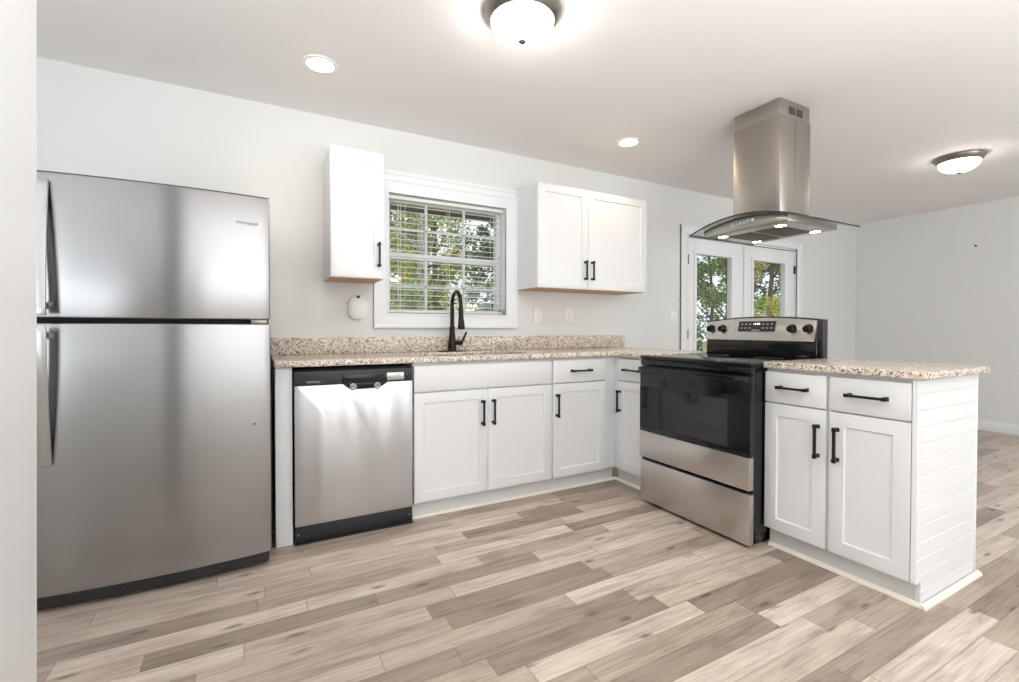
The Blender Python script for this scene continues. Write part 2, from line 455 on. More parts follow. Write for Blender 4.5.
# ------------------------------------------------------------------ sink window
def casing(mb, x0, x1, z0, z1, wd, y, bottom=True):
    """picture-frame casing with a stepped profile around an opening"""
    for (d0, d1, th) in ((0, wd, .014), (0, .014, .02), (wd-.022, wd, .022)):
        a0, a1, b0, b1 = x0-d1, x1+d1, z0-d1, z1+d1
        i0, i1, j0, j1 = x0-d0, x1+d0, z0-d0, z1+d0
        for q in (((a0, b0), (i0, j0), (i0, j1), (a0, b1)), ((i1, j0), (a1, b0), (a1, b1), (i1, j1)), ((a0, b1), (i0, j1), (i1, j1), (a1, b1))) + ((((a0, b0), (a1, b0), (i1, j0), (i0, j0)),) if bottom else ()):
            mb.prism(q, 'y', y-th, y-.0005, .0015)
cs = MB(); casing(cs, WX0, WX1, WZ0, WZ1, .10, 0); cs.box(WX0-.10, WX1+.10, -.016, -.0005, WZ1+.1005, WZ1+.152, .002); cs.box(WX0-.10, WX1+.10, -.024, -.0005, WZ1+.122, WZ1+.136, .002); cs.box(WX0, WX1, .0, T, WZ0-.002, WZ0); cs.box(WX0-.0, WX0+.002, 0, T, WZ0, WZ1); cs.box(WX1-.002, WX1, 0, T, WZ0, WZ1)
struct(cs.build('trim_1', 'trim'))
w1 = thing('window_1', '', ''); del w1['label'], w1['category']; w1['kind'] = 'structure'
fr = MB(); y0, y1 = .085, .125
X0, X1, Z0, Z1 = WX0+.003, WX1-.003, WZ0+.001, WZ1-.001
fr.box(X0, X0+.03, y0, y1, Z0, Z1, .002); fr.box(X1-.03, X1, y0, y1, Z0, Z1, .002); fr.box(X0, X1, y0, y1, Z0, Z0+.03, .002); fr.box(X0, X1, y0, y1, Z1-.03, Z1, .002)
fr.box(X0, X1, y0-.012, y1, 1.558, 1.602, .002)
fo = fr.build('window_frame', 'trim', w1)
mu = MB()
for x in (.313, .606): mu.box(x-.009, x+.009, y0+.012, y1-.01, Z0, Z1, .002)
for z in (1.372, 1.772): mu.box(X0, X1, y0+.012, y1-.01, z-.009, z+.009, .002)
mu.build('muntins', 'trim', w1)
MB().box(X0+.02, X1-.02, .104, .108, Z0+.02, Z1-.02).build('glass', 'glass', w1)

bl = thing('window_blind', 'white horizontal slat blind hanging open in the window over the sink', 'blind', (.46, .045, WZ0))
MB().box(WX0+.006, WX1-.006, .018, .072, WZ1-.027, WZ1-.003, .003).build('headrail', 'slat', bl)
MB().box(WX0+.012, WX1-.012, .022, .070, WZ0+.004, WZ0+.022, .003).build('bottom_rail', 'slat', bl)
sl = MB(); k = 0; z = WZ0+.05
while z < WZ1-.05:
    a = math.radians(6); c, s_ = math.cos(a)*.0235, math.sin(a)*.0235
    prof = [(.045-c, z-s_), (.045, z+.0022), (.045+c, z+s_), (.045+c, z+s_+.0022), (.045, z+.0044), (.045-c, z-s_+.0022)]
    sl.prism(prof, 'x', WX0+.014, WX1-.014); z += .0385; k += 1
sl.build('slats', 'slat', bl)
cd_ = MB()
for x in (.105, .46, .815):
    for y in (.020, .070): cd_.box(x-.0012, x+.0012, y-.0008, y+.0008, WZ0+.02, WZ1-.04)
for x in (.085, .135): cd_.tube([(x, .0135, WZ1-.04), (x, .0135, WZ0+.1)], .0013, 6)
cd_.build('cords', 'slat', bl)
MB().box(WX1-.016, WX1-.008, .012, .022, WZ0-.0, WZ0+.045, .002).build('cord_tassel', 'nickel', bl)

# ------------------------------------------------------------------ patio doors
cs = MB(); casing(cs, DX0, DX1, 0, DZ1, .085, 0, bottom=False)
o_ = cs
struct(o_.build('trim_2', 'trim'))
jm = MB(); jm.box(DX0, DX0+.018, 0, T, 0, DZ1); jm.box(DX1-.018, DX1, 0, T, 0, DZ1); jm.box(DX0, DX1, 0, T, DZ1-.018, DZ1); jm.box(DX0, DX1, 0, T, 0, .02)
struct(jm.build('trim_3', 'trim'))
XM = 3.787
def patio_door(name, x0, x1, gx0, gx1, hinge_x, nz):
    d = thing(name, '', '', ((x0+x1)/2, .03, .022)); del d['label'], d['category']; d['kind'] = 'structure'
    f = MB(); y0, y1 = .008, .052; z0, z1 = .022, DZ1-.024; gz0, gz1 = .28, 1.808
    f.box(x0, gx0, y0, y1, z0, z1, .002); f.box(gx1, x1, y0, y1, z0, z1, .002); f.box(gx0, gx1, y0, y1, z0, gz0, .002); f.box(gx0, gx1, y0, y1, gz1, z1, .002)
    f.build('leaf', 'trim', d)
    g = MB(); e = .035
    for q in (((gx0-e, gz0-e), (gx0, gz0), (gx0, gz1), (gx0-e, gz1+e)), ((gx1, gz0), (gx1+e, gz0-e), (gx1+e, gz1+e), (gx1, gz1)), ((gx0-e, gz1+e), (gx0, gz1), (gx1, gz1), (gx1+e, gz1+e)), ((gx0-e, gz0-e), (gx1+e, gz0-e), (gx1, gz0), (gx0, gz0))):
        g.prism(q, 'y', y0-.012, y0+.001, .003)
    g.build('glass_bead', 'trim', d)
    MB().box(gx0, gx1, .026, .031, gz0, gz1).build('glass', 'glass', d)
    for z in (.25, 1.02, 1.75):
        h = MB(); h.cyl((hinge_x, .002, z-.045), (hinge_x, .002, z+.045), .008); h.box(hinge_x-.014, hinge_x+.014, -.002, .0075, z-.045, z+.045)
        h.build('hinge', 'black', d)
    return d
d1 = patio_door('door_1', DX0+.021, XM-.012, 3.034, 3.556, DX0+.02, 0)
d2 = patio_door('door_2', XM+.012, DX1-.021, 3.923, 4.479, DX1-.02, 1)
MB().box(XM-.035, XM+.011, -.008, .006, .03, DZ1-.03, .003).build('astragal', 'trim', d1)
MB().box(XM+.03, DX1-.025, .004, .05, DZ1-.0225, DZ1-.0185).build('gap_shade', 'black', d2)  # black strip stands in for the shaded gap above the leaf

# ------------------------------------------------------------------ front and side windows behind the camera
def plain_window(name, axis, a0, a1, z0, z1, at, slats=False):
    d = thing(name, '', ''); del d['label'], d['category']; d['kind'] = 'structure'
    f = MB(); bx = (lambda u0, u1, v0, v1, q0, q1: f.box(u0, u1, v0, v1, q0, q1, .002)) if axis == 'x' else (lambda u0, u1, v0, v1, q0, q1: f.box(v0, v1, u0, u1, q0, q1, .002))
    t0, t1 = at, at+.05; s = .05
    bx(a0, a0+s, t0, t1, z0, z1); bx(a1-s, a1, t0, t1, z0, z1); bx(a0, a1, t0, t1, z0, z0+s); bx(a0, a1, t0, t1, z1-s, z1); bx((a0+a1)/2-.03, (a0+a1)/2+.03, t0, t1, z0, z1)
    f.build('window_frame', 'trim', d)
    if slats:
        f = MB(); z = z0+.08
        while z < z1-.05:
            if axis == 'y': f.box(at+.10, at+.15, a0+.02, a1-.02, z, z+.075)
            z += .15
        f.build('slats', 'slat', d)
plain_window('window_2', 'x', 2.75, 5.05, .15, 2.12, YB-.11)
plain_window('window_3', 'y', -5.15, -4.3, .95, 2.1, XL-.11, slats=True)

# ------------------------------------------------------------------ cabinets
def pull(parent, x, z, length, vertical, yf, world=False):
    """black square bar pull on two posts; local space, front = -y"""
    m = MB(); r = .0055; st = .028; h = length/2
    if vertical:
        m.box(x-r, x+r, yf-st-r, yf-st+r, z-h, z+h, .0015)
        for s in (-1, 1): m.box(x-r, x+r, yf-st, yf+.0005, z+s*(h-.011)-r, z+s*(h-.011)+r, .001); m.box(x-.0085, x+.0085, yf-.004, yf+.0005, z+s*(h-.011)-.0085, z+s*(h-.011)+.0085, .001); m.box(x-.0075, x+.0075, yf-st-.0075, yf-st+.0075, z+s*(h-.009)-.009, z+s*(h-.009)+.009, .002)
    else:
        m.box(x-h, x+h, yf-st-r, yf-st+r, z-r, z+r, .0015)
        for s in (-1, 1): m.box(x+s*(h-.011)-r, x+s*(h-.011)+r, yf-st, yf+.0005, z-r, z+r, .001); m.box(x+s*(h-.011)-.0085, x+s*(h-.011)+.0085, yf-.004, yf+.0005, z-.0085, z+.0085, .001); m.box(x+s*(h-.009)-.009, x+s*(h-.009)+.009, yf-st-.0075, yf-st+.0075, z-.0075, z+.0075, .002)
    return m.build('handle', 'black', parent, world=False)
ZTOE, ZTOP, ZD0, ZD1, ZW0, ZW1 = .0985, .882, .1, .7135, .7205, .866
def base_cab(name, label, loc, rotz, w, depth, doors, drawers, frame_front=True, toe_end=None, group=None):
    """local: x 0..w left to right, carcass front at y=0, back at y=depth. doors: (x0,x1,handle_x or None); drawers: (x0,x1,handle length or None)"""
    r = thing(name, label, 'cabinet', loc, rotz, group or 'white base cabinets')
    c = MB(); t = .018
    c.box(.0003, t, .0195, depth, ZTOE+.0003, ZTOP-.0003); c.box(w-t, w-.0003, .0195, depth, ZTOE+.0003, ZTOP-.0003); c.box(t+.0003, w-t-.0003, .0195, depth-.0105, ZTOE+.0006, ZTOE+t); c.box(t+.0003, w-t-.0003, depth-.01, depth, ZTOE+t+.0003, ZTOP-.0006)
    # face frame
    edges = sorted({0.0, w}); st = .02
    c.box(t, w-t, .0007, .0188, ZTOP-.04, ZTOP-.0005); c.box(t, w-t, .0007, .0188, ZW0-.02, ZW0+.014); c.box(t, w-t, .0007, .0188, ZTOE+.0005, ZTOE+.03)
    xs = sorted([d[0] for d in doors]+[d[1] for d in doors])
    c.box(0, max(.02, xs[0]+.012), 0, .0185, ZTOE, ZTOP); c.box(min(w-.02, xs[-1]-.012), w, 0, .0185, ZTOE, ZTOP)
    for a, b in zip(doors, doors[1:]): c.box(a[1]-.014, b[0]+.014, .0004, .0183, ZTOE+.0002, ZTOP-.0002)
    c.build('carcass', 'cab', r, world=False)
    MB().box(0.001, w-.001 if toe_end is None else toe_end, .030, .045, 0, ZTOE).build('toe_kick', 'toe', r, world=False)
    for x0, x1, hx in doors:
        d = MB().shaker(x0, x1, ZD0, ZD1, -.0195).build('door', 'cab', r, world=False)
        if hx is not None: pull(d, hx, .575, .152, True, -.0195)
    for x0, x1, hl in drawers:
        d = MB().box(x0, x1, -.0195, -.0005, ZW0, ZW1, .002).build('drawer_front' if hl is None else 'drawer', 'cab', r, world=False)
        if hl: pull(d, (x0+x1)/2, .796, hl, False, -.0195)
    return r
YF = -.6105                    # carcass front of the back run, door faces at -.63
base_cab('base_cabinet', 'wide white two-door sink cabinet beneath the faucet, right of the dishwasher', (0, YF, 0), 0, .917, .59,
         [(.003, .4555, .4185), (.4585, .911, .4895)], [(.003, .911, None)])
base_cab('base_cabinet', 'white corner cabinet with one door and one drawer, right of the sink cabinet', (.9175, YF, 0), 0, .544, .59,
         [(.0095, .441, .035)], [(.0095, .441, .165)])
XF = 1.4635                    # carcass front of the peninsula run, door faces at 1.444
base_cab('base_cabinet', 'narrow white cabinet tucked between the inside corner and the left side of the stove', (XF, -.6115, 0), -PI/2, .357, .55,
         [(.048, .354, .072)], [(.048, .354, .165)])
base_cab('base_cabinet', 'white end-of-peninsula cabinet with two doors and two drawers, right of the stove', (XF, -1.7225, 0), -PI/2, .586, .54,
         [(.002, .2795, .2485), (.2945, .583, .327)], [(.002, .2795, .140), (.2945, .583, .150)])
# white filler panel between refrigerator and dishwasher
f = MB(); f.box(-.685, -.6095, -.615, -.006, .0, .882, .002)
tag(f.build('end_panel', 'cab'), 'narrow white filler panel standing between the fridge and the dishwasher', 'panel')
# shiplap end panel of the peninsula
ep = thing('shiplap_panel', 'white grooved horizontal board panel closing the end of the peninsula', 'panel', (1.73, -2.318, 0))
m = MB(); z = .0; pitch = .0637; x0, x1 = 1.447, 1.992; yb, yf = -2.3090, -2.3250
while z < .882-.001:
    zz = min(z+pitch, .882)
    a0 = 1.489 if z < .06 else x0
    g = .0048
    if z < ZTOE < zz:
        m.box(1.490, x1-.0005, yf+g, yb-.0002, z+.0002, zz-.0002); m.prism([(yf, z+.001), (yf, zz-g), (yf+g, zz-.0005), (yb, zz-.0005), (yb, z+.001)], 'x', 1.489, x1)
        m.box(x0, 1.4888, yf, yb, ZTOE, zz-.001)
    else:
        m.box(a0+.0008, x1-.0005, yf+g, yb-.0002, z+.0002, zz-.0002)
        m.prism([(yf, z+.0008), (yf, zz-g), (yf+g, zz-.0004), (yb, zz-.0004), (yb, z+.0008)], 'x', a0, x1)
    z = zz
m.build('boards', 'cab', ep)
MB().box(1.9925, 2.0065, -2.3285, -2.3090, .0, .882, .002).build('corner_strip', 'trim', ep)
MB().box(1.445, 1.4468, -2.3250, -2.3090, ZTOE, .882).build('front_edge_strip', 'trim', ep)
bp = MB().box(2.0045, 2.0165, -2.3085, -1.7225, .0, .882, .002)
tag(bp.build('back_panel', 'cab'), 'white plain panel on the living room side of the peninsula', 'panel')

# quarter round along the toe kicks
def quarter(mb, a, b, out, r=.017):
    """quarter round on the floor from a to b (xy), bulging towards out"""
    a = Vector((*a, 0)); b = Vector((*b, 0)); o = Vector((*out, 0)); d = (b-a)
    pr = [(0, .0)] + [(r*math.sin(t*PI/16), r*math.cos(t*PI/16)) for t in range(0, 9)]
    A = [mb.bm.verts.new(a+o*p+Vector((0, 0, q))) for p, q in pr]; B = [mb.bm.verts.new(b+o*p+Vector((0, 0, q))) for p, q in pr]
    fs = [mb.bm.faces.new(A), mb.bm.faces.new(B[::-1])]
    for i in range(len(pr)):
        j = (i+1) % len(pr); fs.append(mb.bm.faces.new((A[j], A[i], B[i], B[j])))
    bmesh.ops.recalc_face_normals(mb.bm, faces=fs)
q = MB(); yk = YF+.0295; xk = XF+.0295
quarter(q, (.004, yk), (xk-.0005, yk), (0, -1)); quarter(q, (xk, yk-.0005), (xk, -.968), (-1, 0))
struct(q.build('trim_4', 'cream'))
q = MB(); quarter(q, (xk, -1.7235), (xk, -2.3455), (-1, 0)); quarter(q, (xk-.017, -2.3295), (2.0225, -2.3295), (0, -1))
struct(q.build('trim_5', 'cream'))

# countertops
YC = -.648; XC = 1.4285; XE = 2.048
xs = [-.690, .115, .845, XC, XE]; ys = [-.968, YC, -.53, -.155, -.0015]
def fill(i, j):
    if j == 0: return i == 3
    if i == 1 and j == 2: return False
    return True
tag(MB().slab(xs, ys, fill, .884, .914, .005).build('countertop', 'granite'), 'long L-shaped speckled beige granite countertop with the sink cut-out', 'countertop', 'granite countertops')
tag(MB().box(XC, XE, -2.3546, -1.7215, .884, .914, .005, 3).build('countertop', 'granite'), 'short speckled granite countertop capping the end of the peninsula right of the stove', 'countertop', 'granite countertops')
tag(MB().box(-.690, 2.088, -.0215, -.0015, .9142, 1.017, .003).build('backsplash', 'granite'), 'low speckled granite backsplash strip along the back wall under the window', 'backsplash')

# sink
sk = thing('sink', 'undermount steel sink basin set in the granite below the faucet', 'sink', (.48, -.34, .70))
m = MB(); a0, a1, b0, b1 = .108, .852, -.537, -.148
def rr(x0, x1, y0, y1, r, z, n=6):
    out = []
    for cx, cy, s in ((x1-r, y1-r, 0), (x0+r, y1-r, 1), (x0+r, y0+r, 2), (x1-r, y0+r, 3)):
        for k in range(n+1):
            t = (s + k/n)*PI/2; out.append((cx+r*math.cos(t), cy+r*math.sin(t), z))
    return out
rings = [rr(a0-.018, a1+.018, b0-.018, b1+.018, .05, .8825), rr(a0, a1, b0, b1, .04, .8825), rr(a0+.004, a1-.004, b0+.004, b1-.004, .04, .72), rr(a0+.03, a1-.03, b0+.03, b1-.03, .03, .700)]
R = [[m.bm.verts.new(p) for p in r_] for r_ in rings]
for A, B in zip(R, R[1:]):
    n = len(A)
    for k in range(n): m.bm.faces.new((A[k], A[(k+1) % n], B[(k+1) % n], B[k]))
m.bm.faces.new(R[-1]); bmesh.ops.recalc_face_normals(m.bm, faces=m.bm.faces[:])
m.build('basin', 'steel_plain', sk)
MB().lathe([(0, .7005), (.042, .7005), (.045, .7035), (.03, .7045), (0, .7025)], (.48, -.34), 24).build('drain', 'nickel', sk)

# faucet
fx, fy = .440, -.088
fa = thing('faucet', 'tall dark bronze gooseneck pull-down kitchen faucet behind the sink', 'faucet', (fx, fy, .9145))
MB().prism([(fx+dx*.108*1.0, fy+dy*.028) for dx, dy in [(math.copysign(abs(math.cos(t*PI/16))**.6, math.cos(t*PI/16)), math.sin(t*PI/16)) for t in range(32)]], 'z', .9142, .920, .0015).build('deck_plate', 'bronze', fa)
MB().lathe([(0, .9195), (.030, .9195), (.0305, .930), (.027, .955), (.024, 1.00), (.0195, 1.045), (.017, 1.075), (.0195, 1.078), (.0195, 1.088), (.0165, 1.091), (.0150, 1.10), (0, 1.10)], (fx, fy), 28).build('body', 'bronze', fa)
pts = [(fx, fy, 1.095), (fx, fy, 1.15), (fx, fy, 1.20)]; ra = .076
for k in range(0, 17):
    t = PI - k/16*PI*.98; pts.append((fx, fy-ra-ra*math.cos(t), 1.245+ra*1.05*math.sin(t)))
pts.append((fx, pts[-1][1]-.004, 1.215))
MB().tube(pts, [.0150, .0145, .014]+[.0135]*(len(pts)-3), 18).build('spout', 'bronze', fa)
hy = pts[-1][1]
MB().tube([(fx, hy, 1.222), (fx, hy-.002, 1.19), (fx, hy-.004, 1.15), (fx, hy-.009, 1.10), (fx, hy-.011, 1.078), (fx, hy-.011, 1.070)], [.0145, .0165, .017, .0225, .0245, .0215], 20).build('spray_head', 'bronze', fa)
m = MB(); m.cyl((fx+.018, fy, .975), (fx+.075, fy, .975), .0155, .0165); m.tube([(fx+.070, fy, .978), (fx+.082, fy-.004, 1.0), (fx+.098, fy-.008, 1.035), (fx+.104, fy-.010, 1.048)], [.0095, .0085, .0075, .009], 12)
m.build('lever', 'bronze', fa)

# upper cabinets
def upper(label, x0, x1, splits, hx):
    r = thing('wall_cabinet', label, 'cabinet', (x0, -.0015, 1.371), 0, 'white wall cabinets')
    z0, z1, yf = 1.371, 2.120, -.3055; t = .018
    c = MB(); c.box(x0, x0+t, yf, -.0015, z0, z1); c.box(x1-t, x1, yf, -.0015, z0, z1); c.box(x0+t, x1-t, yf, -.0015, z1-t, z1); c.box(x0+t, x1-t, -.01, -.0015, z0+.02, z1-t)
    c.box(x0+t, x1-t, yf, yf+.019, z0, z0+.03); c.build('carcass', 'cab', r)
    MB().box(x0+t, x1-t, yf+.019, -.0105, z0+.012, z0+.024).build('bottom_panel', 'cabwood', r)
    MB().box(x0+.001, x1-.001, yf+.001, -.003, z0-.0012, z0).build('raw_bottom_edge', 'cabwood', r)
    for (a, b), h in zip(splits, hx):
        d = MB().shaker(a, b, z0+.002, z1-.002, yf-.0195).build('door', 'cab', r)
        dd = MB(); o = pull(d, h-x0, 1.512-1.371, .146, True, yf-.0195+.0015)
    return r
upper('narrow white single-door wall cabinet hanging left of the window', -.391, -.089, [(-.3895, -.0905)], [-.1205])
upper('wide white double-door wall cabinet hanging right of the window', .996, 2.040, [(.9975, 1.4435), (1.4465, 2.0385)], [1.4135, 1.4785])

# ------------------------------------------------------------------ refrigerator
def bowed(mb, x0, x1, yb, ye, sag, z0, z1, n=28, bev=.006):
    pts = [(x0, yb), (x0, ye)]
    for k in range(1, n):
        u = k/n*2-1; pts.append((x0+(x1-x0)*k/n, ye - sag*(1-u*u)))
    pts += [(x1, ye), (x1, yb)]
    mb.prism(pts, 'z', z0, z1)
    es = [e for e in mb.bm.edges if e.calc_face_angle(0) > .5]
    bmesh.ops.bevel(mb.bm, geom=es, offset=bev, segments=3, affect='EDGES', profile=.5)
    return mb
FX0, FX1 = -1.535, -.7075
fr = thing('refrigerator', 'tall stainless steel top-freezer refrigerator standing at the left of the kitchen', 'refrigerator', ((FX0+FX1)/2, -.43, 0))
m = MB(); m.box(FX0+.004, FX1-.004, -.715, -.05, .035, 1.643, .004)
for x in (FX0+.05, FX1-.05):
    for y in (-.68, -.1): m.cyl((x, y, 0), (x, y, .04), .018)
m.build('body', 'greybody', fr)
FY, SAG = -.796, .029
MB().box(FX0+.012, FX1-.012, -.735, -.712, .09, 1.64).build('door_gasket', 'rubber', fr)
fz = bowed(MB(), FX0, FX1, -.731, FY, SAG, 1.113, 1.654).build('freezer_door', 'steel', fr)
fd = bowed(MB(), FX0, FX1, -.731, FY, SAG, .070, 1.094).build('fridge_door', 'steel', fr)
m = MB(); bowed(m, FX0+.003, FX1-.003, -.732, FY+.002, SAG, 1.6525, 1.6568, bev=.001); m.build('top_cap', 'greybody', fz)
def fhandle(z_far, z_near, parent):
    n = 16; pts = []
    for k in range(n+1):
        t = k/n; pts.append((-1.448, -.812 - .042*math.sin(t*PI/2)**.9 - .004, z_far+(z_near-z_far)*t))
    h = MB().sweep_rect(pts, (1, 0, 0), .032, .014).build('handle', 'steel_plain', parent)
    s = 1 if z_near > z_far else -1
    MB().box(-1.456, -1.440, -.850, -.806, z_near-s*.035-.012, z_near-s*.035+.012, .003).build('handle_mount', 'nickel', parent)
fhandle(1.623, 1.122, fz); fhandle(.565, 1.085, fd)
m = MB(); bowed(m, FX0+.012, FX1-.008, -.70, FY+.020, SAG*.9, .018, .067, bev=.004)
m.build('toe_grille', 'blackplastic', fr)
g = MB()
for k in range(14):
    x = FX0+.10+k*.042; u = ((x+.016-FX0)/(FX1-FX0))*2-1; yy = FY+.020-SAG*.9*(1-u*u)
    g.box(x, x+.032, yy-.003, yy+.01, .040, .054, .002)
g.build('grille_slots', 'rubber', fr)
m = MB(); m.box(FX1-.075, FX1-.012, -.79, -.74, 1.0955, 1.1115, .002); m.build('middle_hinge', 'nickel', fr)
u = ((-.795-FX0)/(FX1-FX0))*2-1; yb_ = FY - SAG*(1-u*u); sl_ = math.atan(2*SAG*u/((FX1-FX0)/2))
text('brand_lettering', 'Whirlpool', .021, Matrix.Translation(Vector((-.795, yb_-.0006, 1.533)) - fr.location) @ Matrix.Rotation(sl_, 4, 'Z') @ Matrix.Rotation(PI/2, 4, 'X'), 'ink', fr, .95)
u = ((-.772-FX0)/(FX1-FX0))*2-1; yb_ = FY - SAG*(1-u*u)
MB().cyl((-.772, yb_+.002, .653), (-.772, yb_-.0015, .653), .004, seg=12).build('door_dot', 'ink', fd)

# ------------------------------------------------------------------ dishwasher
dw = thing('dishwasher', 'stainless steel dishwasher with black control strip built in left of the sink cabinet', 'dishwasher', (-.306, -.33, 0))
DX_0, DX_1 = -.6045, -.0055
m = MB(); m.box(DX_0+.006, DX_1-.006, -.585, -.03, .04, .868, .003)
for x in (-.56, -.05):
    for y in (-.50, -.08): m.cyl((x, y, 0), (x, y, .045), .014)
m.build('tub', 'rubber', dw)
# door with a dished pocket in the middle of its top edge
m = MB(); zb, zt = .092, .789; n = 26; cxp = -.262
top = []
for k in range(n+1):
    x = DX_0+.004 + (DX_1-DX_0-.008)*k/n; d = abs(x-cxp)
    dip = .030*max(0, 1-(d/.105)**6) if d < .105 else 0
    top.append((x, zt-dip))
poly = [(DX_0+.004, zb)] + top + [(DX_1-.004, zb)]
m.prism(poly, 'y', -.640, -.590, .004)
m.build('door', 'steel_wavy', dw)
cp = MB(); cp.box(DX_0+.002, DX_1-.002, -.634, -.588, .7555, .8605, .003); cpo = cp.build('control_panel', 'blackplastic', dw)
pk = MB(); pk.box(cxp-.115, cxp+.115, -.6395, -.630, .788, .838, .004); pk.prism([(cxp-.10, .790), (cxp-.085, .766), (cxp+.085, .766), (cxp+.10, .790)], 'y', -.6395, -.630, .003); pk.build('pocket_handle', 'blackgloss', dw)
for s in (-1, 1):
    o = MB().lathe([(0, 0), (.018, 0), (.018, .004), (.013, .0055), (.0, .002)], (0, 0), 20).build('pocket_reflection', 'nickel', dw, world=False)  # nickel disc standing in for a round reflection at the pocket
    o.rotation_euler = (PI/2, 0, 0); o.location = Vector((cxp+s*.062, -.6395, .772)) - dw.location
bt = MB(); bt.box(-.155, -.055, -.6365, -.630, .796, .838, .004); bt.build('button_bank', 'steel_plain', dw)
for k in range(5): MB().box(-.148+k*.018, -.136+k*.018, -.6385, -.6355, .806, .816, .002).build('button', 'lightink', dw)
MB().box(-.040, -.030, -.6358, -.630, .796, .838, .002).build('latch_slot', 'blackgloss', dw)
text('brand_lettering', 'SAMSUNG', .0145, Matrix.Translation(Vector((-.513, -.6345, .806)) - dw.location) @ Matrix.Rotation(PI/2, 4, 'X'), 'lightink', dw, .95)
m = MB(); m.box(DX_0+.004, DX_1-.001, -.622, -.60, .004, .088, .003); m.box(DX_0+.004, DX_1-.001, -.640, -.60, .000, .006, .001)
kp = m.build('kick_plate', 'blackplastic', dw)
for x in (DX_0+.02, DX_1-.018): MB().cyl((x, -.6215, .045), (x, -.6245, .045), .005, seg=10).build('screw', 'nickel', kp)

# ------------------------------------------------------------------ stove
st = thing('stove', 'black and stainless freestanding electric range between the two countertops', 'stove', (1.66, -1.352, 0))
S0, S1 = -.9725, -1.7190        # left (far) and right (near) sides
m = MB(); m.box(1.365, 1.985, S1+.004, S0-.004, .055, .885, .003)
for x in (1.42, 1.93):
    for y in (S0-.05, S1+.05): m.cyl((x, y, 0), (x, y, .06), .02)
m.box(1.40, 1.98, S1+.012, S0-.012, .012, .058)
m.build('body', 'blackgloss', st)
yd0, yd1 = S0-.018, S1-.004
# storage drawer
dr = MB(); dr.box(1.335, 1.366, yd1, yd0, .018, .268, .004); dr.build('storage_drawer', 'steel_warm', st)
# oven door: frame with window opening
zb, zt = .288, .845; DXF = 1.330
wy0, wy1, wz0, wz1 = -1.150, -1.600, .475, .718
fr_ = MB()
fr_.box(DXF, 1.364, yd1, yd0, .448, wz0, .002); fr_.box(DXF, 1.364, yd1, yd0, wz1, zt, .003); fr_.box(DXF, 1.364, wy0, yd0, wz0-.004, wz1+.004); fr_.box(DXF, 1.364, yd1, wy1, wz0-.004, wz1+.004)
od = fr_.build('oven_door', 'blackgloss', st)
MB().box(DXF-.003, 1.362, yd1, yd0, zb, .447, .003).build('lower_band', 'steel_warm', od)
MB().box(DXF+.001, DXF+.004, wy1-.002, wy0+.002, wz0-.003, wz1+.003).build('window_pane', 'ovenglass', od)
cv = MB(); cv.box(1.3640, 1.3648, wy1, wy0, wz0, wz1)
cv.build('oven_interior', 'cavity', od)
for z in (.545, .59): MB().cyl((1.357, wy1+.004, z), (1.357, wy0-.004, z), .0028, seg=8).build('rack', 'rack', od)
# handle: bar that bows outwards
pts = []
for k in range(21):
    t = k/20; y = yd0-.014 + (yd1+.001-yd0+.014)*t; pts.append((1.312 - .034*math.sin(t*PI)**.6, y, .828))
hb = MB().sweep_rect(pts, (0, 0, 1), .030, .020)
for y in (yd0-.027, yd1+.014): hb.box(1.303, 1.332, y-.012, y+.012, .815, .841, .004)
hb.build('handle', 'blackgloss', od)
# cooktop
m = MB(); m.box(1.345, 1.975, S1, S0, .886, .909, .006, 3); ct = m.build('cooktop', 'blackgloss', st)
MB().box(1.372, 1.915, S1+.022, S0-.022, .9085, .9105, .0008).build('glass_top', 'cooktop', ct)
for x, y, r in ((1.50, -1.16, .075), (1.50, -1.54, .105), (1.76, -1.16, .105), (1.76, -1.54, .075)):
    MB().lathe([(r-.003, .9104), (r-.003, .9109), (r, .9109), (r, .9104)], (x, y), 40).build('burner_ring', 'greybody', ct)
m = MB(); m.box(1.335, 1.366, yd1, yd0, .850, .886, .004); m.build('vent_trim', 'blackgloss', st)
# backguard with arched top and tilted stainless fascia
def arch(y): return .024*(1-((y-(S0+S1)/2)/((S0-S1)/2))**2)
n = 24; prof = [(S0, .909)] + [(S0+(S1-S0)*k/n, 1.127+arch(S0+(S1-S0)*k/n)) for k in range(n+1)] + [(S1, .909)]
bgm = MB(); bgm.prism(prof, 'x', 1.964, 2.010, .004)
bgo = bgm.build('backguard', 'blackplastic', st)
lo = MB(); lo.box(1.938, 1.966, S1+.02, S0-.02, .909, 1.006, .003); lo.build('lower_panel', 'blackgloss', bgo)
def tiltx(z): return 1.927 + (z-1.005)*.26
fa_ = MB(); pf = [(S0-.012, 1.005)] + [(S0-.012+(S1-S0+.040)*k/n, 1.118+arch(S0-.012+(S1-S0+.040)*k/n)) for k in range(n+1)] + [(S1+.028, 1.005)]
A = [fa_.bm.verts.new((tiltx(z), y, z)) for y, z in pf]; B = [fa_.bm.verts.new((1.966, y, z)) for y, z in pf]
fs = [fa_.bm.faces.new(A), fa_.bm.faces.new(B[::-1])]
for i in range(len(pf)): fs.append(fa_.bm.faces.new((A[(i+1) % len(pf)], A[i], B[i], B[(i+1) % len(pf)])))
bmesh.ops.recalc_face_normals(fa_.bm, faces=fs)
fco = fa_.build('fascia', 'steel_warm', bgo)
def onf(y, z, o=0): return Vector((tiltx(z)-o, y, z))
